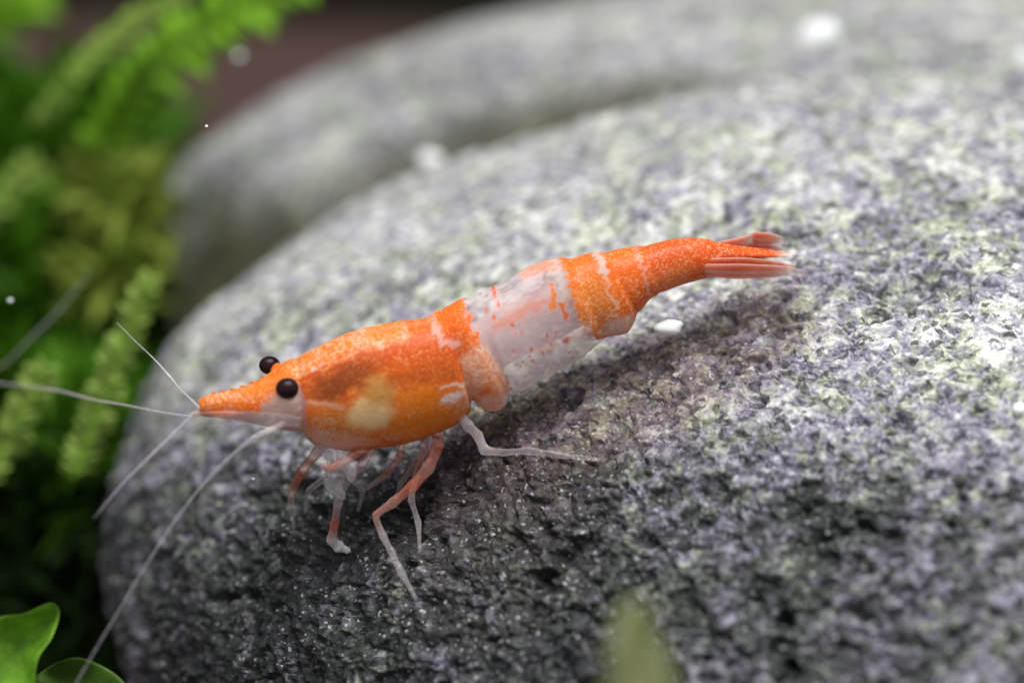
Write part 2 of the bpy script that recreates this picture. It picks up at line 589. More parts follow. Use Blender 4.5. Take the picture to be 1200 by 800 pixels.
def build_rock():
    n0 = 90
    A, B = np.meshgrid(np.linspace(-1, 1, n0), np.linspace(-1, 1, n0), indexing='ij')
    d = rock_dirs(A, B).reshape(-1, 3)
    q = grid_quads(n0, n0, False)
    tris = np.vstack([q[:, [0, 1, 2]], q[:, [0, 2, 3]]])
    d, tris = refine(d, tris, rock_target)
    print('dbg rock', len(d), len(tris))
    r1, r2 = rock_base(d)
    r = np.maximum(r1, r2)
    v = ORG + r[:, None] * d
    x, y = view_px(v)
    w = v[:, 2]
    # the crevice where the far lobe rises behind the near one, closing towards the right end
    wob = fbm(v * 1.6, 3, 5)
    vw = v + 0.10 * np.stack([wob, wob, -wob], 1)
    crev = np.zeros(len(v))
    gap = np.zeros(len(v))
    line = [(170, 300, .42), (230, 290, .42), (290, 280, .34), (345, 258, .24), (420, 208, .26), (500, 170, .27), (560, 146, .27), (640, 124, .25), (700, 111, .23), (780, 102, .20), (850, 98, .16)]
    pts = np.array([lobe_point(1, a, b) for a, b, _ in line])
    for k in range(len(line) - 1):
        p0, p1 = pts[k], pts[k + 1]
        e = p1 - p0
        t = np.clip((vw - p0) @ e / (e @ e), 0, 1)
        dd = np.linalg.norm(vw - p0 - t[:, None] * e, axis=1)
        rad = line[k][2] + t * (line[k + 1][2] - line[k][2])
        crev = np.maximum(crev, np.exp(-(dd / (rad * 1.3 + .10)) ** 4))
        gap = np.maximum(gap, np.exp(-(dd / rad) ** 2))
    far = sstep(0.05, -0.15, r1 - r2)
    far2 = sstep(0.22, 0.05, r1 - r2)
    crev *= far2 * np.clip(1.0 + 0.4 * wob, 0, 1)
    r = r - 0.30 * gap * far2 - 0.08 * far
    # relief
    big = fbm(v * 0.55, 3, 1)
    mid = fbm(v * 2.6, 4, 2)
    fine = fbm(v * 11, 3, 3)
    wv = v + 0.03 * np.stack([fbm(v * 9, 2, 60), fbm(v * 9, 2, 61), fbm(v * 9, 2, 62)], 1)
    c1, cr1, ce1, _1 = chips(wv * 9.0, 100)
    c2, cr2, ce2, _2 = chips(wv * 23.0, 101)
    pit = sstep(0.36, 0.60, fbm(v * 8.0, 2, 8, .6) + .10 * sstep(430, 640, y)) * sstep(-0.25, 0.2, fbm(v * 1.7, 2, 12))
    wp_ = v + 0.05 * np.stack([fbm(v * 6, 3, 70), fbm(v * 6, 3, 71), fbm(v * 6, 3, 72)], 1)
    _, pr, _, pd = chips(wp_ * 2.9, 140)
    hole = sstep(.10 + .16 * pr, .05, pd) * (pr > .38)
    pit2 = sstep(0.15, 0.6, vnoise(v * 22, 9))
    lowf = sstep(430, 640, y)                                  # the steep front of the stone has rougher relief and a darker tone
    r = r + 0.06 * big - 0.075 * (1 - far) * sstep(430, 240, y) * sstep(900, 700, x) + 0.05 * mid * (0.8 + 0.5 * lowf) + 0.011 * fine * (1 + 1.2 * lowf) - (0.045 + 0.06 * lowf) * pit - (0.008 + .010 * lowf) * pit2
    r = r + (0.008 + .013 * lowf) * c1 + (0.004 + .008 * lowf) * c2 - .05 * hole - .008 * sstep(.12, 0, ce1) + 0.006 * fbm(v * 34, 2, 31)
    # hollows that the photograph shows
    for hx, hy, hw, rx, dep in ((720, 222, 1.5, 0.11, .09), (1072, 328, 0.15, 0.12, .08), (1150, 575, -0.8, 0.07, .08), (1040, 580, -.75, .07, .06),
                                (470, 612, .15, 0.10, .20), (315, 575, .45, .10, .10), (915, 568, -.35, .06, .06), (600, 640, -.1, .07, .05)):
        cpt = np.array([(hx - 600) / S * (D + hw) / D, (400 - hy) / S * (D + hw) / D, hw])
        dd = v - cpt
        dist = np.sqrt((dd[:, 0] * 0.75) ** 2 + dd[:, 1] ** 2 + dd[:, 2] ** 2 * 0.5) * (1 + 0.5 * fine)
        r = r - dep * sstep(rx * 1.25, rx * 0.4, dist)
    v2 = ORG + r[:, None] * d

    def spot(px, py, hw, rad):
        cpt = np.array([(px - 600) / S * (D + hw) / D, (400 - py) / S * (D + hw) / D, hw])
        return np.exp(-((v - cpt) ** 2).sum(1) / rad ** 2)
    algae = np.clip(1.2 * spot(800, 480, .15, .30) + spot(890, 390, .2, .28) + 1.1 * spot(720, 520, .1, .3) + 0.9 * spot(640, 520, .2, .3)
                    + 0.8 * spot(560, 560, .2, .35) + 0.5 * spot(600, 650, 0, .4), 0, 1)
    mossy = np.clip(spot(1080, 320, .15, .16) + spot(725, 220, 1.4, .12) + spot(1170, 270, .3, .10) + .7 * spot(880, 590, -.3, .15) + .6 * spot(900, 700, -.9, .2), 0, 1)
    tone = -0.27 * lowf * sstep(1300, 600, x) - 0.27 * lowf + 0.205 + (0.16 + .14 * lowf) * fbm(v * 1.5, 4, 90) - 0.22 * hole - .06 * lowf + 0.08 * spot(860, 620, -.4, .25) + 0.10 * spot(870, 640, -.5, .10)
    nn = np.cross(v2[tris[:, 1]] - v2[tris[:, 0]], v2[tris[:, 2]] - v2[tris[:, 0]])
    if ((nn * (v2[tris[:, 0]] - ORG)).sum(1) > 0).mean() < .5:
        tris = tris[:, ::-1]
    wv = V3(v2)
    base = np.array([1.5, 2.5, GROUND])
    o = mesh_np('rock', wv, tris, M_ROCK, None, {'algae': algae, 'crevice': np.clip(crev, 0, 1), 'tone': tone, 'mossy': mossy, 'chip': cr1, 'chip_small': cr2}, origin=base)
    tag(o, 'large rounded speckled grey stone with a crevice that the orange shrimp stands on', 'rock')
    return o, BVHTree.FromPolygons(wv.tolist(), tris.tolist())


GROUND = -3.3
ROCK, ROCK_BVH = build_rock()


def rock_w(px, py, lift=0.0):
    d = P(px, py, 0.0) - CAM
    d /= np.linalg.norm(d)
    hit = ROCK_BVH.ray_cast(Vector(CAM), Vector(d))
    if hit[0] is None:
        return 2.0
    return float((np.array(hit[0]) - CAM) @ FWD - D - lift)


for q in ((450, 560), (390, 640), (344, 620), (487, 700), (707, 537), (650, 450), (880, 340), (450, 470), (850, 300)):
    print('rock depth', q, round(rock_w(*q), 3))

# ------------------------------------------------------------------ substrate and the dark back of the tank
M_GROUND = mat_simple('substrate', (0.12, 0.072, 0.066), 0.9, 0.45, 5, bump=0.6)
gx = np.linspace(-60, 60, 120)
gy = np.linspace(-40, 60, 100)
GX, GY = np.meshgrid(gx, gy, indexing='ij')
gp = np.stack([GX.ravel(), GY.ravel(), np.zeros(GX.size)], 1)
gp[:, 2] = GROUND + 0.12 * fbm(gp * 0.6 + 5, 3, 77)
g = mesh_np('ground', gp, grid_quads(120, 100, False), M_GROUND, None, origin=(0, 0, GROUND))
tag(g, kind='structure')
M_BACK = mat_simple('dark_back', (0.022, 0.022, 0.016), 0.8, 0.5, 0.5)
zz = np.array([[-60, 14.5, GROUND - 0.5], [60, 14.5, GROUND - 0.5], [60, 14.5, 30], [-60, 14.5, 30], [-60, 14.9, GROUND - 0.5], [60, 14.9, GROUND - 0.5], [60, 14.9, 30], [-60, 14.9, 30]])
bk = mesh_np('wall', zz, [[0, 1, 2, 3], [5, 4, 7, 6], [3, 2, 6, 7], [4, 0, 3, 7], [1, 5, 6, 2], [4, 5, 1, 0]], M_BACK, None, smooth=False, origin=(0, 14.5, GROUND))
tag(bk, 'plain dark back wall of the aquarium behind the stone', 'wall', kind='structure')

# ------------------------------------------------------------------ the shrimp
TAU, YAW = math.radians(24), math.radians(8)
LAT = np.array([-math.sin(YAW), math.sin(TAU), math.cos(TAU)])        # towards the far flank, view coordinates
LAT /= np.linalg.norm(LAT)


def sag_w(px):
    return (np.asarray(px, float) - 600) / S * math.tan(YAW) - 0.02


# sections: dorsal point, ventral point (photo position of the outline), half width in cm
RIBS = np.array([
    (233, 470, 234, 485, .022), (241, 464, 242, 488, .036), (265, 459, 265, 490, .05), (290, 452, 288, 494, .075), (312, 441, 310, 498, .10),
    (330, 428, 332, 502, .12), (343, 422, 349, 504, .135), (355, 417, 356, 510, .155), (372, 409, 366, 519, .170), (395, 397, 385, 524, .185),
    (420, 388, 410, 526, .195), (445, 381, 440, 524, .20), (470, 377, 470, 518, .20), (490, 375, 500, 509, .195), (505, 373, 530, 495, .185),
    (513, 367, 548, 478, .18), (521, 362, 553, 467, .172), (529, 358, 566, 477, .177), (536, 355, 581, 478, .179), (541, 353, 591, 470, .176), (545, 352, 597, 456, .165), (565, 342, 612, 455, .164),
    (590, 331, 637, 441, .16), (615, 317, 662, 427, .155), (636, 309, 684, 413, .15), (655, 305, 700, 399, .147), (675, 302, 716, 392, .142),
    (694, 298, 735, 386, .135), (705, 297, 745, 369, .125), (722, 294, 754, 357, .115), (740, 291, 763, 346, .108), (760, 287, 777, 341, .100),
    (785, 281, 798, 333, .092), (810, 279, 818, 327, .085), (830, 281, 832, 322, .075), (845, 284, 846, 311, .055), (862, 287, 862, 305, .045),
    (895, 291, 895, 302, .036), (918, 295, 919, 301, .022), (930, 297, 930, 300, .008)], float)


def seg_dist(x, y, pts):
    best = np.full(x.shape, 1e9)
    for (ax, ay), (bx, by) in zip(pts[:-1], pts[1:]):
        dx, dy = bx - ax, by - ay
        t = np.clip(((x - ax) * dx + (y - ay) * dy) / (dx * dx + dy * dy + 1e-9), 0, 1)
        best = np.minimum(best, np.hypot(x - ax - t * dx, y - ay - t * dy))
    return best


def poly_mask(x, y, poly, soft):
    inside = np.zeros(x.shape, bool)
    n = len(poly)
    for i in range(n):
        (x1, y1), (x2, y2) = poly[i], poly[(i + 1) % n]
        c = ((y1 > y) != (y2 > y)) & (x < (x2 - x1) * (y - y1) / (y2 - y1 + 1e-9) + x1)
        inside ^= c
    d = seg_dist(x, y, list(poly) + [poly[0]])
    return sstep(-soft, soft, np.where(inside, d, -d))


def ell(x, y, cx, cy, rx, ry, deg=0.0, soft=0.35):
    a = math.radians(-deg)
    u = (x - cx) * math.cos(a) - (y - cy) * math.sin(a)
    w = (x - cx) * math.sin(a) + (y - cy) * math.cos(a)
    d = np.sqrt((u / rx) ** 2 + (w / ry) ** 2)
    return sstep(1 + soft, 1 - soft, d)


ORANGE, DEEP, YEL = (.76, .138, .012), (.54, .062, .006), (.92, .26, .015)
CREAM, BROWN, PALE = (.80, .50, .20), (.27, .06, .012), (.80, .52, .45)
CLEAR, TAILC, WHITE = (.86, .75, .76), (.68, .098, .014), (.85, .74, .70)


class Paint:
    def __init__(self, x, y, z):
        j = np.stack([x / 12, y / 12, z * 20], 1)
        self.x0, self.y0 = x, y
        self.x = x + 3.0 * vnoise(j, 51) * 1.5 + 1.8 * vnoise(j * 2.7, 53)
        self.y = y + 3.0 * vnoise(j, 52) * 1.5 + 1.8 * vnoise(j * 2.7, 54)
        n = len(x)
        self.col = np.tile(np.array(ORANGE), (n, 1))
        self.op = np.full(n, 0.97)
        self.gr = np.full(n, 0.6)

    def put(self, m, col=None, op=None, gr=None, k=1.0):
        m = np.clip(m * k, 0, 1)
        if col is not None:
            self.col = self.col * (1 - m[:, None]) + m[:, None] * np.array(col)
        if op is not None:
            self.op = self.op * (1 - m) + m * op
        if gr is not None:
            self.gr = self.gr * (1 - m) + m * gr

    def line(self, pts, r, soft=0.5, **kw):
        d = seg_dist(self.x, self.y, pts)
        self.put(sstep(r * (1 + soft), r * (1 - soft), d), **kw)

    def ell(self, *a, soft=0.35, **kw):
        self.put(ell(self.x, self.y, *a, soft=soft), **kw)

    def poly(self, pts, soft, **kw):
        self.put(poly_mask(self.x, self.y, pts, soft), **kw)

    def attrs(self):
        return {'pigment': np.c_[self.col, np.ones(len(self.op))], 'opacity': self.op, 'grain': self.gr}


def swept(ribs, sub, seg, bump=None, power=0.88, shift=0.0):
    n = len(ribs)
    tt = np.linspace(0, n - 1, (n - 1) * sub + 1)
    r = catmull(ribs, tt)
    Tx, Ty, Bx, By, W = r.T
    W = np.maximum(W, 0.004)
    cx, cy = (Tx + Bx) / 2, (Ty + By) / 2
    rx, ry = (Tx - Bx) / S / 2, -(Ty - By) / S / 2
    h = np.hypot(rx, ry)
    ux, uy = rx / h, ry / h
    hh = np.sqrt(np.maximum(h ** 2 - (W * math.sin(TAU) * np.abs(uy)) ** 2, (h * .6) ** 2)) / math.cos(TAU)
    wave = 1 + .012 * vnoise(np.stack([tt * .9, tt * 0, tt * 0 + seg], 1), 71)
    hh, W = hh * wave, W * wave
    if bump is not None:
        k = bump(tt)
        hh, W = hh * k, W * k
    U = np.stack([ux * math.cos(TAU), uy * math.cos(TAU), -np.full_like(ux, math.sin(TAU))], 1)
    w0 = sag_w(cx)
    Cv = np.stack([(cx - 600) / S * (D + w0) / D, (400 - cy) / S * (D + w0) / D, w0], 1)
    ang = np.linspace(0, 2 * np.pi, seg, endpoint=False)
    ca, sa = np.cos(ang), np.sign(np.sin(ang)) * np.abs(np.sin(ang)) ** power
    belly = 1 + shift * (-ca)
    v = Cv[:, None] + hh[:, None, None] * ca[None, :, None] * U[:, None] + (W[:, None] * (sa * belly)[None, :])[..., None] * LAT
    if bump is not None:
        keel = np.exp(-((np.minimum(ang, 2 * np.pi - ang)) / .10) ** 2)
        v = v + (0.011 * sstep(3, 6, tt) * sstep(17, 13, tt) + .004)[:, None, None] * keel[None, :, None] * U[:, None]
    # body coordinates of each vertex (independent of the side it is on)
    bx = cx[:, None] + (Tx - Bx)[:, None] / 2 * ca
    by = cy[:, None] + (Ty - By)[:, None] / 2 * ca
    return V3(v.reshape(-1, 3)), grid_quads(len(tt), seg, True), bx.ravel(), by.ravel(), np.tile(sa, len(tt)), np.repeat(tt, seg)


def steps(tt):
    k = np.ones_like(tt)
    for e, a, ln in ((6.6, -.04, 1.0), (15.2, .05, 2.2), (20.0, .05, 2.5), (25.2, .05, 3.0), (27.9, .05, 2.0), (30.4, .05, 2.0), (34.0, .05, 2.5)):
        u = (e - tt) / ln
        if a > 0:
            k += a * np.where(u > 0, np.clip(1 - u, 0, 1), np.clip(1 + u * 5, 0, 1) * 1.0) - a * .5 * np.exp(-((tt - e - .35) / .25) ** 2)
        else:
            k += a * np.exp(-((tt - e) / .3) ** 2)
    return k


feet = P(450, 620, rock_w(450, 620))
SHRIMP = empty('shrimp', feet, 'orange freshwater shrimp with clear middle segments standing on the speckled stone', 'shrimp')
bv, bq, bx, by, bs, bt = swept(RIBS, 18, 160, steps, shift=0.10)
p = Paint(bx, by, np.abs(bs))
# carapace
p.line([(352, 428), (385, 412), (430, 402), (480, 392), (530, 388)], 13, col=DEEP, gr=.35, k=.55)
p.line([(240, 470), (300, 452), (345, 426), (400, 396), (470, 379)], 7, col=(.74, .19, .02), gr=.8)
p.ell(480, 462, 58, 40, 10, soft=.7, col=YEL, k=.8)
p.ell(388, 478, 30, 26, 0, soft=.6, col=(.76, .26, .05), gr=.9, k=.7)
p.ell(428, 462, 27, 19, -8, soft=.4, col=(.98, .66, .32), gr=.08)
p.ell(438, 436, 20, 16, -20, soft=.5, col=(.66, .33, .09), gr=.15, k=.9)
p.ell(400, 424, 42, 13, -22, soft=.6, col=BROWN, gr=.15, k=.85)
p.ell(386, 436, 18, 11, -22, soft=.6, col=BROWN, gr=.15, k=.75)
p.line([(455, 425), (490, 418), (520, 414)], 8, soft=.7, col=(.52, .085, .008), gr=.2, k=.7)
p.ell(500, 412, 34, 12, -8, soft=.6, col=(.56, .10, .01), gr=.3, k=.7)
p.line([(362, 452), (378, 452), (392, 455)], 4, col=(.85, .52, .34), k=.6)
p.ell(388, 504, 44, 18, 6, soft=.6, col=(.88, .40, .24), gr=1.3, k=.85)
p.ell(372, 508, 14, 10, 20, soft=.6, col=(.84, .55, .48), gr=1, k=.8)
p.line([(358, 498), (364, 514), (385, 523), (410, 526)], 3, col=(.55, .2, .16), k=.7)
p.line([(425, 524), (470, 517), (510, 504), (540, 488)], 5, col=(.80, .42, .30), gr=1, k=.7)
p.ell(523, 445, 15, 5, -20, col=WHITE, gr=.4, k=.9)
p.line([(512, 431), (525, 428), (539, 433)], 1.8, col=WHITE, k=.8)
p.line([(545, 452), (552, 425), (545, 400)], 10, col=(.84, .48, .32), gr=1.3, k=.6)
p.line([(508, 374), (513, 385), (530, 385)], 4, col=PALE, op=.8, k=.7)
# first segments: grainy, paling to the lobe
p.line([(560, 392), (575, 420), (585, 445)], 13, col=(.76, .34, .20), gr=1.4, op=.9, k=.8)
p.ell(573, 460, 19, 15, 0, col=(.80, .50, .40), gr=1.4, op=.8, k=.85)
p.line([(553, 470), (570, 477), (585, 474), (594, 462), (592, 448)], 3.5, col=(.70, .20, .06), gr=.5, op=.95)
# clear middle of the tail
CL = [(541, 345), (552, 372), (572, 402), (594, 440), (606, 480), (670, 470), (735, 395), (712, 395), (697, 386), (684, 374), (669, 352), (662, 330), (655, 295), (600, 320)]
p.poly(CL, 2.5, col=(.84, .74, .77), op=.27, gr=.03)
p.line([(596, 458), (640, 438), (690, 408)], 11, col=(.88, .80, .80), op=.56)
p.line([(572, 347), (600, 334), (628, 318)], 5, col=(.84, .72, .74), op=.5)
p.line([(612, 316), (640, 306), (656, 304)], 5, soft=.8, col=(.78, .22, .09), op=.85, gr=.4, k=.85)
p.line([(575, 368), (600, 352), (640, 334)], 6, soft=.8, col=(.78, .30, .20), op=.66, k=.9)
p.line([(630, 392), (660, 380), (682, 372)], 6, soft=.9, col=(.84, .40, .30), op=.6, k=.85)
for (qx, qy, qr) in ((594, 365, 2.6), (598, 373, 2.2), (605, 371, 2), (636, 376, 2.4), (595, 392, 2.4), (615, 390, 2.8), (613, 398, 2.4), (619, 405, 3), (607, 406, 2.2),
                     (640, 386, 2), (657, 382, 4), (661, 397, 2), (580, 345, 2.4), (577, 338, 3.2), (565, 353, 2), (573, 357, 2.6), (645, 371, 2), (603, 412, 2), (630, 396, 2)):
    p.put(ell(p.x0 * .6 + p.x * .4, p.y0 * .6 + p.y * .4, qx, qy, qr, qr, 0, .6), col=(.72, .12, .05), op=.85)
p.line([(640, 325), (645, 335), (644, 345)], 4, col=(.80, .24, .04), op=.92)
p.line([(652, 338), (655, 355)], 3.2, col=(.74, .17, .03), op=.92)
p.line([(651, 312), (658, 330)], 5.5, col=WHITE, op=.45)
# third segment and the orange tail
p.ell(690, 340, 26, 34, -20, soft=.4, col=(.74, .22, .035), gr=.8, k=.8)
p.ell(722, 371, 22, 15, -15, col=(.82, .46, .34), gr=1.4, op=.8, k=.9)
p.line([(699, 297), (704, 310)], 4.5, col=WHITE, op=.6, k=.8)
p.line([(704, 312), (708, 330), (714, 344)], 2.6, col=PALE, k=.45)
p.put(sstep(735, 765, p.x), col=TAILC, gr=.62, op=.93)
p.line([(744, 292), (750, 310), (755, 332)], 2.6, col=PALE, k=.4)
p.ell(783, 318, 22, 14, -12, soft=.8, col=(.78, .24, .07), k=.6)
p.line([(822, 280), (815, 300), (818, 328)], 3, col=(.74, .10, .01), k=.7)
p.put(sstep(905, 930, p.x), col=WHITE, op=.3)
# clear head below the eyes
p.poly([(236, 482), (262, 478), (300, 474), (308, 462), (326, 446), (348, 440), (357, 450), (354, 470), (353, 508), (300, 506), (240, 495)], 6, col=PALE, op=.50, gr=.5)
p.line([(258, 486), (300, 486), (345, 492)], 2.5, col=(.72, .28, .14), op=.7, k=.8)
p.ell(340, 495, 4, 8, col=(.72, .28, .12), k=.8)
body = mesh_np('body', bv, bq, M_SHELL, SHRIMP, p.attrs())


def flesh(name, ribs, col, op, gr=.1, seg=40, sub=8):
    v, q, x, y, s, t = swept(np.array(ribs, float), sub, seg)
    n = len(v)
    a = {'pigment': np.c_[np.tile(col, (n, 1)), np.ones(n)], 'opacity': np.full(n, op), 'grain': np.full(n, gr)}
    return mesh_np(name, v, q, M_SHELL, SHRIMP, a)


flesh('tail_muscle', [(538, 385, 560, 440, .05), (556, 378, 585, 432, .09), (580, 362, 605, 420, .105), (610, 344, 632, 407, .105), (640, 328, 660, 394, .10),
                      (668, 318, 690, 376, .09), (700, 315, 712, 360, .06)], (.90, .62, .59), .52)


LIMB_R = 1.0


def limb(name, pts, rads, cols, ops, parent, mat=None, seg=8, sub=5, flat=None, stiff=0.0):
    """pts (px, py, w); one mesh"""
    pts = np.asarray(pts, float)
    v, q, t = tube(P(pts[:, 0], pts[:, 1], pts[:, 2]), np.asarray(rads) * LIMB_R / S, seg, sub, flat, stiff)
    k = np.arange(len(pts))
    cols = np.asarray(cols, float)
    c = np.stack([np.interp(t, k, cols[:, i]) for i in range(3)], 1)
    return mesh_np(name, v, q, mat or M_LIMB, parent, {'pigment': np.c_[c, np.ones(len(v))], 'opacity': np.interp(t, k, ops), 'grain': np.full(len(v), .3)})


PK, RD, CW, GW = (.72, .36, .30), (.70, .17, .07), (.80, .72, .74), (.50, .46, .52)


def ball(name, c, r, mat, parent, axis=None, stretch=1.0, n=20, attrs=None):
    th = np.linspace(0.02, np.pi - .02, n)
    ph = np.linspace(0, 2 * np.pi, 2 * n, endpoint=False)
    d = np.stack([np.sin(th)[:, None] * np.cos(ph), np.sin(th)[:, None] * np.sin(ph), np.repeat(np.cos(th)[:, None], 2 * n, 1)], -1).reshape(-1, 3)
    ax = np.array([0, 0, 1.0]) if axis is None else axis / np.linalg.norm(axis)
    k = (d @ ax)[:, None] * ax
    d = d + k * (stretch - 1)
    a = {}
    if attrs:
        a = {'pigment': np.tile((*attrs[0], 1), (len(d), 1)), 'opacity': np.full(len(d), attrs[1]), 'grain': np.full(len(d), .2)}
    q = grid_quads(n, 2 * n, True)
    return mesh_np(name, c + r * d, q, mat, parent, a)


# small forward teeth along the upper edge of the rostrum
for k, (qx, qy) in enumerate(((252, 461), (262, 459), (273, 456.5), (285, 453), (297, 448.5), (309, 442.5), (322, 434))):
    tw = float(sag_w(qx))
    n_ = 6
    v_, q_, _ = tube(P([qx + 4, qx, qx - 4.5], [qy + 1.5, qy - .3, qy - 1.2], [tw - .012] * 3), np.array([2.6, 1.8, .5]) / S, n_, 3)
    m_ = len(v_)
    mesh_np('rostrum_tooth', v_, q_, M_SHELL, SHRIMP, {'pigment': np.tile((*ORANGE, 1), (m_, 1)), 'opacity': np.full(m_, .9), 'grain': np.full(m_, .5)})

# eyes on short stalks
M_EYE = mat_simple('dark_eye', (0.018, 0.006, 0.009), 0.34, 0.4, 30, spec=0.2)
wl = lambda lat, px: float(sag_w(px)) + lat * math.cos(TAU)
lat_w = V3(LAT[None])[0] - V3(np.zeros((1, 3)))[0]
for (ex, ey, lat, r) in ((337.5, 455, -.120, 13.6), (316, 428, .10, 12)):
    ew = wl(lat, ex)
    sgn = -1 if lat < 0 else 1
    if sgn < 0:
        pl, rl, cl, ol = [(ex - 18, ey + 3, ew + .08), (ex + .5, ey - .5, ew + .035)], [8, 15.6], [PALE, (.90, .72, .66)], [.3, .75]
    else:
        pl, rl, cl, ol = [(ex + 22, ey + 12, ew - .06), (ex + 8, ey + 6, ew - .015)], [10, 9.5], [ORANGE, ORANGE], [.95, .9]
    stalk = limb('eyestalk', pl, rl, cl, ol, SHRIMP, M_SHELL, 16, 6)
    ball('eye', P(ex, ey, ew), r * .90 / S, M_EYE, stalk, RIGHT, 1.16)

# tail fan: four blades beside the telson
def blade(name, pts, halfw, thick, wdir, cols, ops, parent, mat=None, sub=6, m=14):
    """flat tapering blade along pts (px, py, w), half width per point (px), spread along wdir (view coordinates)"""
    pts = np.asarray(pts, float)
    n = len(pts)
    tt = np.linspace(0, n - 1, (n - 1) * sub + 1)
    c = catmull(P(pts[:, 0], pts[:, 1], pts[:, 2]), tt)
    hw = np.interp(tt, np.arange(n), halfw) / S
    wd = np.asarray(wdir, float)
    wd = wd[0] * RIGHT + wd[1] * UP + wd[2] * FWD
    tan = np.gradient(c, axis=0)
    tan /= np.linalg.norm(tan, axis=1)[:, None]
    b = wd - (tan @ wd)[:, None] * tan
    b /= np.linalg.norm(b, axis=1)[:, None]
    nrm = np.cross(tan, b)
    ang = np.linspace(0, 2 * np.pi, 2 * m, endpoint=False)
    th = np.minimum(thick, hw * .6)
    v = c[:, None] + hw[:, None, None] * np.cos(ang)[None, :, None] * b[:, None] + th[:, None, None] * np.sin(ang)[None, :, None] * nrm[:, None]
    n2 = 2 * m
    t = np.repeat(tt, n2)
    k = np.arange(n)
    cols = np.asarray(cols, float)
    cc = np.stack([np.interp(t, k, cols[:, i]) for i in range(3)], 1)
    edge = np.tile(np.abs(np.cos(ang)) ** 4, len(tt))
    rib = np.tile(np.exp(-(np.cos(ang) / .22) ** 2), len(tt))
    cc = cc * (1 - .45 * rib[:, None]) + .45 * rib[:, None] * np.array(WHITE)
    cc = cc * (1 - .5 * edge[:, None]) + .5 * edge[:, None] * np.array(WHITE)
    op = np.interp(t, k, ops) * (1 - .35 * edge)
    return mesh_np(name, v.reshape(-1, 3), grid_quads(len(tt), n2, True), mat or M_SHELL, parent,
                   {'pigment': np.c_[cc, np.ones(len(t))], 'opacity': op, 'grain': np.full(len(t), .35)})


TR, TP = (.74, .11, .02), (.80, .25, .14)
nw, fw = wl(-.08, 850), wl(.08, 850)
blade('uropod', [(808, 312, nw + .08), (836, 310, nw), (870, 309, nw), (905, 311, nw + .03), (932, 313, nw + .05)], [4, 9, 9, 7, 2], .010, (0, .8, -.6), [TR, TR, TR, TR, TP], [.95, .9, .85, .75, .3], SHRIMP)
blade('uropod', [(806, 316, nw + .08), (834, 317, nw - .02), (865, 318, nw - .05), (905, 318, nw - .04), (928, 318, nw - .02), (947, 320, nw)], [4, 9, 11, 9, 6, 2], .010, (0, .8, -.6), [TR, TP, TR, TP, WHITE, WHITE], [.95, .85, .8, .7, .35, .2], SHRIMP)
blade('uropod', [(840, 288, fw - .03), (868, 284, fw), (880, 279, fw + .02), (885, 279, fw + .02), (902, 280, fw + .03), (917, 281, fw + .03)], [5, 8, 8, 9, 9, 4], .010, (0, .8, -.6), [TR, TP, WHITE, TR, TP, WHITE], [.9, .85, .6, .9, .8, .3], SHRIMP)
blade('uropod', [(845, 290, fw), (870, 289, fw + .04), (900, 290, fw + .06), (922, 292, fw + .07)], [5, 6, 5, 1.5], .010, (0, .8, -.6), [TR, TR, TR, WHITE], [.9, .85, .8, .3], SHRIMP)

# antennal scales, stalks and feelers
LIMB_R = 0.54
nh, fh = wl(-.10, 300), wl(.10, 300)
blade('antennal_scale', [(352, 494, nh), (325, 492, nh - .03), (290, 489, nh - .05), (255, 493, nh - .06), (222, 499, nh - .06)], [6, 9, 9.5, 7, 1.5], .008, (0, .75, -.65), [CW] * 5, [.5, .42, .38, .38, .3], SHRIMP, M_LIMB)
blade('antennal_scale', [(345, 480, fh), (300, 476, fh), (255, 482, fh), (226, 490, fh)], [6, 8, 7, 1.5], .008, (0, .75, -.65), [CW] * 4, [.4, .35, .3, .25], SHRIMP, M_LIMB)
a_ = float(sag_w(240))
limb('antennule_stalk', [(300, 484, nh + .04), (262, 485, nh + .03), (232, 484, nh + .05), (222, 487, nh + .05)], [7, 6.5, 5, 3.5], [PALE, TP, PALE, CW], [.7, .75, .6, .5], SHRIMP)
limb('antenna', [(228, 484, a_), (205, 506, a_ - .1), (172, 538, a_ - .22), (145, 565, a_ - .3), (124, 590, a_ - .36), (110, 607, a_ - .4)], [3.2, 3.4, 3.2, 2.6, 1.8, .8],
     [GW] * 6, [.55, .6, .6, .55, .5, .4], SHRIMP)
limb('antenna', [(236, 480, a_ + .05), (222, 466, a_ + .10), (208, 452, a_ + .14), (198, 440, a_ + .17), (180, 420, a_ + .25), (158, 399, a_ + .32), (137, 378, a_ + .4)], [2.6, 2.2, 1.8, 2.6, 1.6, 1.2, .8],
     [CW] * 7, [.6, .6, .6, .9, .6, .5, .4], SHRIMP)  # thicker, more opaque point partway along imitates a glint on the feeler
limb('antenna', [(226, 488, a_ + .12), (190, 483, a_ + .3), (150, 475, a_ + .5), (110, 468, a_ + .7), (60, 456, a_ + 1.0), (0, 449, a_ + 1.3), (-50, 444, a_ + 1.5), (-62, 440, a_ + 1.62), (-40, 442, a_ + 1.7), (0, 430, a_ + 1.75), (35, 397, a_ + 1.8), (70, 362, a_ + 1.9), (106, 318, a_ + 2.0)],
     [2.4, 2.2, 2.2, 2.4, 2.6, 2.4, 2.2, 2.2, 2.2, 2.0, 1.9, 1.7, 1.2], [CW] * 13, [.5, .5, .5, .5, .5, .4, .4, .4, .4, .4, .4, .4, .3], SHRIMP)
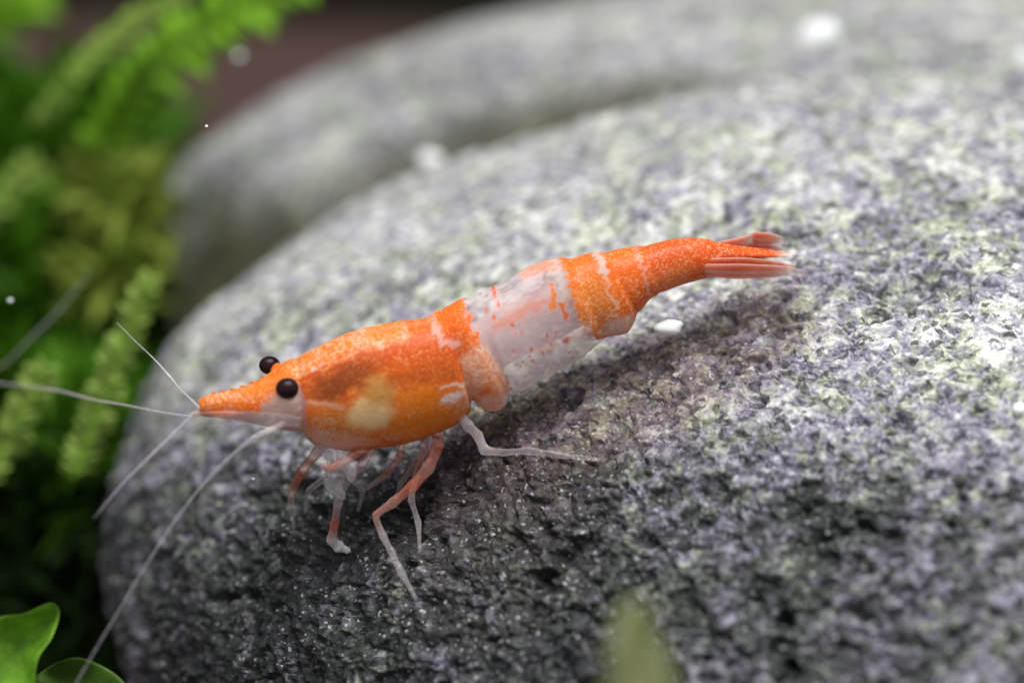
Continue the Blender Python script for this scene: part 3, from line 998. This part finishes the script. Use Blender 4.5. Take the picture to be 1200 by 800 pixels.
an = limb('antenna', [(298, 512, nh - .08), (280, 526, nh - .12), (258, 546, nh - .16), (235, 571, nh - .2), (205, 610, nh - .25), (170, 664, nh - .3), (140, 714, nh - .33), (110, 764, nh - .35), (86, 806, nh - .36)],
          [4.6, 3.6, 3.2, 2.9, 2.7, 2.5, 2.3, 2.1, 1.9], [GW] * 9, [.55, .55, .55, .6, .6, .6, .6, .6, .6], SHRIMP)
limb('antenna_base', [(348, 488, nh + .10), (320, 502, nh - .02), (304, 509, nh - .07), (296, 514, nh - .08)], [7, 6.5, 6, 4], [CW] * 4, [.5, .55, .6, .6], SHRIMP)

LIMB_R = 1.0
# legs: depth runs from the belly to where each foot stands on the stone
def leg(name, pts, rads, cols, ops, w0, foot=True, w1=None):
    pts = np.asarray(pts, float)
    L = np.r_[0, np.cumsum(np.hypot(*np.diff(pts, axis=0).T))]
    L /= L[-1]
    we = rock_w(*pts[-1], lift=0.01) if w1 is None else w1
    w = w0 + (we - w0) * L ** 1.2
    if w1 is None:
        w = np.array([min(a, rock_w(x, y, lift=.02)) for a, (x, y) in zip(w, pts)])
    return limb(name, np.c_[pts, w], rads, cols, ops, SHRIMP, seg=10, sub=8, stiff=.6)


LW = wl(-.03, 440)
leg('leg', [(392, 505), (372, 529), (355, 551), (342, 575), (341, 592), (345, 622)], [6, 7, 6.5, 5.5, 4.5, 2], [RD, PK, RD, PK, CW, CW], [.75, .7, .75, .6, .45, .35], LW)
leg('leg', [(452, 508), (424, 528), (396, 545), (384, 548), (374, 541)], [5, 6, 5.5, 5, 3], [RD, RD, PK, RD, CW], [.75, .75, .6, .65, .5], LW, w1=LW - .1)
leg('leg', [(446, 508), (424, 545), (404, 566), (396, 590), (392, 615), (389, 632), (397, 640), (408, 645)], [5, 6, 6, 5.5, 5.5, 7.5, 8, 4], [RD, PK, CW, CW, RD, CW, (.9, .88, .9), (.95, .93, .95)], [.7, .6, .45, .5, .9, .9, 1.3, 1.4], LW - .03)
leg('leg', [(474, 503), (468, 535), (452, 556), (430, 572)], [5, 5, 4.5, 2.5], [RD, RD, PK, CW], [.75, .7, .55, .4], LW + .1, w1=LW + .18)
near_leg = leg('leg', [(508, 488), (513, 522), (502, 548), (483, 570), (460, 589), (440, 604), (449, 628), (458, 645), (470, 670), (487, 700)],
               [6, 8, 8, 7.2, 6.2, 4.6, 4.8, 4.4, 4.8, 2.4], [RD, RD, PK, RD, PK, PK, CW, CW, CW, CW], [.7, .6, .55, .62, .5, .5, .42, .38, .36, .3], LW + .04)
leg('leg', [(500, 492), (496, 530), (487, 560), (482, 585), (490, 612), (492, 645)], [5, 5.5, 5, 4.5, 4, 2], [RD, PK, PK, CW, CW, CW], [.7, .6, .5, .4, .4, .3], LW + .15)
leg('leg', [(530, 476), (549, 499), (560, 510), (568, 527), (590, 530), (620, 528), (655, 533), (682, 536), (708, 538)], [8, 7, 6.5, 7, 4.5, 5, 4, 3.2, 1.8],
    [CW, CW, (.84, .7, .7), CW, CW, CW, CW, CW, CW], [.5, .5, .55, .6, .26, .3, .3, .3, .28], LW + .02)
leg('leg', [(508, 505), (503, 525), (486, 545), (470, 566), (462, 590)], [4.5, 5, 4.5, 4, 2], [PK, PK, PK, CW, CW], [.55, .5, .45, .4, .3], LW + .22)
leg('leg', [(400, 524), (398, 540), (412, 560), (425, 575), (420, 598)], [5, 5, 4.5, 4, 2], [CW, CW, CW, CW, CW], [.45, .45, .4, .35, .3], LW + .2)
leg('leg', [(412, 524), (400, 538), (380, 560), (362, 575), (358, 600)], [5, 5, 4.5, 4, 2], [PK, CW, CW, CW, CW], [.5, .45, .4, .35, .3], LW + .24)
limb('mouthpart', [(372, 520, LW), (388, 532, LW - .02), (408, 545, LW - .03), (412, 562, LW - .02)], [6, 8, 9, 4], [(.86, .82, .86)] * 4, [.45, .5, .5, .4], SHRIMP, seg=10)
limb('mouthpart', [(385, 522, LW + .05), (392, 545, LW + .05), (390, 565, LW + .05), (402, 582, LW + .05)], [6, 9, 11, 4], [(.86, .82, .86)] * 4, [.45, .5, .5, .4], SHRIMP, seg=10)

# ------------------------------------------------------------------ plants
M_FROND = mat_simple('bright_frond', (0.24, 0.50, 0.03), 0.45, 0.35, 3, transl=0.35)
M_FROND2 = mat_simple('green_frond', (0.10, 0.27, 0.02), 0.5, 0.35, 3, transl=0.35)
M_MOSS = mat_simple('dark_moss', (0.058, 0.165, 0.006), 0.6, 0.6, 1.2, transl=0.25)
M_OLIVE = mat_simple('olive_moss', (0.24, 0.32, 0.05), 0.6, 0.3, 1.2, transl=0.25)
M_LEAF = mat_simple('leaf', (0.20, 0.44, 0.035), 0.32, 0.4, 9, transl=0.3, spec=0.25, bump=0.15)


def leaf_mesh(name, length, width, mat, m=6):
    """small keeled leaf along +X with thickness"""
    t = np.linspace(0, 1, m)
    wd = width * np.sin(np.pi * t ** 0.75) ** 0.8 + .002
    up = 0.14 * length * np.sin(np.pi * t)
    rows = []
    for i in range(m):
        rows.append([(t[i] * length, -wd[i], up[i] + wd[i] * .35), (t[i] * length, 0, up[i]), (t[i] * length, wd[i], up[i] + wd[i] * .35), (t[i] * length, 0, up[i] - .006)])
    v = np.array(rows).reshape(-1, 3)
    me = bpy.data.meshes.new(name)
    me.from_pydata(v.tolist(), [], grid_quads(m, 4, True).tolist())
    for pl in me.polygons:
        pl.use_smooth = True
    me.materials.append(mat)
    return me


LEAF_B = leaf_mesh('leaf', 0.42, 0.13, M_FROND)
LEAF_G = leaf_mesh('leaf', 0.30, 0.07, M_FROND2)
LEAF_P = leaf_mesh('leaf', 0.34, 0.08, mat_simple('pale_frond', (0.34, 0.50, 0.10), 0.45, 0.3, 3, transl=0.35))


def frond(pts, label, leaf, n, mat, spread=60, scale=1.0, rs=3.0):
    pts = np.asarray(pts, float)
    pts[:, 2] = pts[:, 2] * 1.5
    scale *= 1.12
    wp = P(pts[:, 0], pts[:, 1], pts[:, 2])
    root = empty('moss_frond', wp[-1], label, 'moss frond', 'moss fronds left of the stone')
    v, q, t = tube(wp, np.linspace(rs * .5, rs, len(pts)) / S, 6, 4)
    mesh_np('stem', v, q, mat, root)
    k = len(pts)
    tt = np.linspace(0.0, k - 1.02, n)
    c = catmull(wp, tt)
    c2 = catmull(wp, np.maximum(tt - .05, 0))
    for i in range(n):
        d = c2[i] - c[i] if tt[i] > .05 else c[0] - catmull(wp, np.array([.08]))[0]
        d /= np.linalg.norm(d)
        side = np.cross(d, FWD)
        side /= np.linalg.norm(side)
        sg = 1 if i % 2 else -1
        a = math.radians(spread + random.uniform(-14, 14))
        xd = math.cos(a) * d + sg * math.sin(a) * side + random.uniform(-.25, .25) * FWD
        xd /= np.linalg.norm(xd)
        zd = -FWD * .7 + np.array([0, 0, .7]) + RNG.normal(size=3) * .2
        yd = np.cross(zd, xd)
        yd /= np.linalg.norm(yd)
        zd = np.cross(xd, yd)
        s = scale * random.uniform(.8, 1.15) * (0.65 + .35 * min(1, tt[i] / (.2 * k)))
        o = bpy.data.objects.new('leaf', leaf)
        COL.objects.link(o)
        o.parent = root
        mt = Matrix(((xd[0] * s, yd[0] * s, zd[0] * s, 0), (xd[1] * s, yd[1] * s, zd[1] * s, 0), (xd[2] * s, yd[2] * s, zd[2] * s, 0), (0, 0, 0, 1)))
        mt.translation = Vector(c[i] - wp[-1])
        o.matrix_local = mt
    return root


frond([(350, -12, 2.4), (296, 6, 2.4), (252, 30, 2.4), (212, 56, 2.4), (182, 84, 2.4), (150, 128, 2.5), (120, 180, 2.6)],
      'bright green broad leaved frond arching above the far edge of the stone', LEAF_B, 30, M_FROND, 66, .44)
frond([(225, -15, 2.2), (180, 12, 2.2), (145, 36, 2.2), (110, 66, 2.2), (80, 100, 2.2), (45, 150, 2.3)],
      'pale yellow green frond running to the top edge, left of the broad leaved frond', LEAF_P, 70, M_FROND, 48, .24)
frond([(175, 330, 1.25), (158, 372, 1.25), (138, 420, 1.25), (120, 470, 1.25), (103, 515, 1.25), (86, 560, 1.25)],
      'upright feathery green frond beside the stone, crossed by the thin long feelers', LEAF_P, 84, M_FROND, 62, .27)
frond([(52, 432, 1.2), (38, 458, 1.2), (20, 495, 1.2), (4, 525, 1.2), (-20, 565, 1.2)],
      'short yellow green frond low at the left edge under the long feeler', LEAF_P, 44, M_FROND, 55, .30)
frond([(95, 560, 2.3), (70, 520, 2.3), (45, 500, 2.3), (10, 480, 2.3), (-30, 470, 2.3)],
      'dim green frond lying flat behind the upright feathery one', LEAF_G, 44, M_FROND2, 65, .6)
frond([(45, 195, 2.6), (25, 212, 2.6), (5, 235, 2.6), (-25, 270, 2.6)],
      'small pale green frond tip at the left edge below the light green patch', LEAF_P, 30, M_FROND, 55, .34)
frond([(150, 205, 3.8), (120, 235, 3.7), (95, 280, 3.6), (75, 330, 3.5), (60, 390, 3.5)],
      'deep green frond in the middle of the dark moss', LEAF_G, 44, M_FROND2, 60, .8)
frond([(20, -8, 4.2), (5, 15, 4.2), (-15, 50, 4.2)],
      'green frond tip in the upper left corner against the dark water', LEAF_B, 16, M_FROND, 60, .7)


def scatter(name, n, gen, ln, wd, mat):
    c = gen(n)
    d = RNG.normal(size=(n, 3))
    d[:, 2] += 0.6
    d /= np.linalg.norm(d, axis=1)[:, None]
    s = np.cross(d, RNG.normal(size=(n, 3)))
    s /= np.linalg.norm(s, axis=1)[:, None]
    k = RNG.uniform(.6, 1.4, n)[:, None]
    nn = np.cross(d, s) * ln * .12
    v = np.stack([c, c + d * ln * k * .45 + s * wd * k + nn, c + d * ln * k, c + d * ln * k * .45 - s * wd * k + nn], 1).reshape(-1, 3)
    q = np.arange(4 * n).reshape(n, 4)
    return mesh_np(name, v, q, mat, None, smooth=False, origin=c.mean(0))


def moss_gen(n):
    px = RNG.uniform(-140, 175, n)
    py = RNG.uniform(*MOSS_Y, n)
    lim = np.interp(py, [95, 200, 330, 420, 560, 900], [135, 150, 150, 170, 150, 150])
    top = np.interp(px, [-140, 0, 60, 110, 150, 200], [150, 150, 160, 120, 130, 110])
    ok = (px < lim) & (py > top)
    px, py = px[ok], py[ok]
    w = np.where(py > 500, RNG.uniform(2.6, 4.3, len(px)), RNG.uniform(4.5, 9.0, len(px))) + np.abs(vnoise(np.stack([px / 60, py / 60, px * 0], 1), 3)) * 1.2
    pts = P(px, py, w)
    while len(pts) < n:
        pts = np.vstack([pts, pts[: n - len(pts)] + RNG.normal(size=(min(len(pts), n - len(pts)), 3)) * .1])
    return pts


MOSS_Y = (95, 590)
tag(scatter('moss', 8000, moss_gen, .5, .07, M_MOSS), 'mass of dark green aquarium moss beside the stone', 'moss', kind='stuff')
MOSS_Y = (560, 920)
tag(scatter('moss', 6000, moss_gen, .4, .06, mat_simple('shade_painted_moss', (0.014, 0.030, 0.006), 0.7, 0.5, 1.2)), 'moss at the foot of the stone, painted nearly black for plant shade', 'moss', kind='stuff')  # moss colour darkened to stand for the shade of plants overhead


def olive_gen(n):
    return P(RNG.normal(136, 15, n), RNG.uniform(210, 350, n), RNG.uniform(3.6, 5.0, n))


tag(scatter('moss', 1100, olive_gen, .26, .05, M_OLIVE), 'olive yellow moss tuft against the left end of the stone', 'moss', kind='stuff')


def broad_leaf(name, poly_px, w, label, mat, cup=.12, thick=.012, group=None, tilt=0.0, stalk=None):
    """cupped leaf blade inside a closed outline, with a raised rim and a midrib"""
    poly = np.array(poly_px, float)
    n = 64
    k = len(poly)
    pc = np.vstack([poly[-1], poly, poly[:2]])
    t = np.linspace(0, k, n, endpoint=False) + 1
    out = catmull(pc, t)
    c = poly.mean(0)
    rings = np.linspace(0.0, 1, 9)
    v = []
    for s_ in (1, -1):
        for r in rings:
            q = c + (out - c) * max(r, .01)
            ww = w - cup * r ** 2.2 + tilt * (q[:, 0] - c[0]) / S + .03 * np.sin(2 * np.pi * 3 * np.linspace(0, 1, n)) * r ** 3 - s_ * thick * (1 - .8 * r ** 6)
            v.append(P(q[:, 0], q[:, 1], ww))
    v = np.array(v).reshape(-1, 3)
    m = len(rings)
    q1 = grid_quads(m, n, True)
    q2 = grid_quads(m, n, True)[:, ::-1] + m * n
    i = np.arange(n)
    rim = np.stack([(m - 1) * n + i, (m - 1) * n + (i + 1) % n, (2 * m - 1) * n + (i + 1) % n, (2 * m - 1) * n + i], 1)
    base = P(*stalk[-1]) if stalk else P(c[0], c[1], w)
    root = empty('leafy_plant', base, label, 'plant', group)
    mesh_np(name, v, np.vstack([q1, q2, rim]), mat, root)
    if stalk:
        st = np.array(stalk, float)
        tv, tq, _ = tube(P(st[:, 0], st[:, 1], st[:, 2]), np.full(len(st), 4.0) / S, 8, 4)
        mesh_np('stem', tv, tq, mat, root)
    return root


broad_leaf('leaf', [(-40, 735), (0, 722), (28, 718), (58, 706), (70, 716), (62, 745), (44, 775), (36, 830), (-10, 850), (-50, 800)], -.25,
           'glossy bright green cupped leaf in the lower left corner', M_LEAF, tilt=.1, stalk=[(10, 800, -.2), (0, 900, 0), (0, 1100, .6)])
broad_leaf('leaf', [(42, 800), (55, 782), (85, 770), (112, 776), (140, 793), (150, 815), (120, 850), (60, 850)], -.1,
           'darker small leaf at the bottom edge touched by the long feeler tip', mat_simple('leaf_dark', (0.07, 0.15, 0.02), .35, .3, 6, transl=.3), cup=.06, stalk=[(90, 830, 0), (80, 900, .2), (70, 1100, .7)])
broad_leaf('leaf', [(720, 740), (735, 706), (755, 706), (772, 742), (790, 795), (808, 870), (696, 870), (710, 795)], -3.0,
           'blurred pale green leaf tip close in front at the bottom edge', mat_simple('leaf_pale', (0.55, 0.60, 0.30), .5, .25, 4, transl=.5), cup=.05, stalk=[(750, 850, -3), (752, 1000, -2.9), (752, 1500, -2.4)])


broad_leaf('leaf', [(-50, 45), (5, 55), (42, 95), (52, 150), (34, 205), (-10, 235), (-60, 200)], 6.0,
           'large soft light green leaf far back at the left edge', M_FROND2, cup=.2, stalk=[(-10, 200, 6), (-30, 500, 6), (-40, 640, 5.5)])

# ------------------------------------------------------------------ white flakes and motes
M_WHITE = mat_simple('white_flake', (0.90, 0.90, 0.92), 0.35, 0.03, 20, sss=0.3)


def flake(px, py, r, label, w=None, squash=.6, name='food_flake', cat='flake'):
    ww = rock_w(px, py, lift=r / S * .3) if w is None else w
    c = P(px, py, ww)
    th = np.linspace(.05, np.pi - .05, 9)
    ph = np.linspace(0, 2 * np.pi, 14, endpoint=False)
    d = np.stack([np.sin(th)[:, None] * np.cos(ph), np.sin(th)[:, None] * np.sin(ph), np.repeat(np.cos(th)[:, None], 14, 1)], -1).reshape(-1, 3)
    k = 1 + .22 * vnoise(d * 1.6 + px, 4)
    v = d * k[:, None]
    v = v[:, :1] * RIGHT * 1.15 + v[:, 1:2] * FWD * .7 + v[:, 2:3] * UP * squash
    o = mesh_np(name, c + v * r / S * (D + ww) / D, grid_quads(9, 14, True), M_WHITE, None, origin=c)
    return tag(o, label, cat, 'white specks on and around the stone')


flake(783, 384, 16, 'bright white flake on the stone just below the orange tail', squash=.6, w=rock_w(783, 384) - .24)
flake(506, 189, 14, 'white speck on the stone just under the crevice', squash=.85)
flake(961, 40, 20, 'largest round white speck on the far top of the stone', squash=.9)
flake(1199, 65, 8, 'white speck at the far right edge of the stone', squash=1)
flake(1196, 480, 8, 'white speck low at the right edge of the stone', squash=1)
flake(280, 66, 3.6, 'faint speck drifting in dark water beyond the stone', w=3.0, squash=1, name='water_mote', cat='mote')
flake(97, 308, 1.9, 'dim soft speck drifting in front of the moss by a feeler tip', w=3.6, squash=1, name='water_mote', cat='mote')
flake(297, 561, 1.6, 'tiny mote drifting beside the long front feeler', w=-.1, squash=1, name='water_mote', cat='mote')
flake(12, 352, 2.6, 'tiny mote drifting in front of the dark moss', w=.8, squash=1, name='water_mote', cat='mote')
flake(242, 148, 1.5, 'tiny mote drifting before the far lobe of the stone', w=0, squash=1, name='water_mote', cat='mote')
print('done', sum(len(m.polygons) for m in bpy.data.meshes))
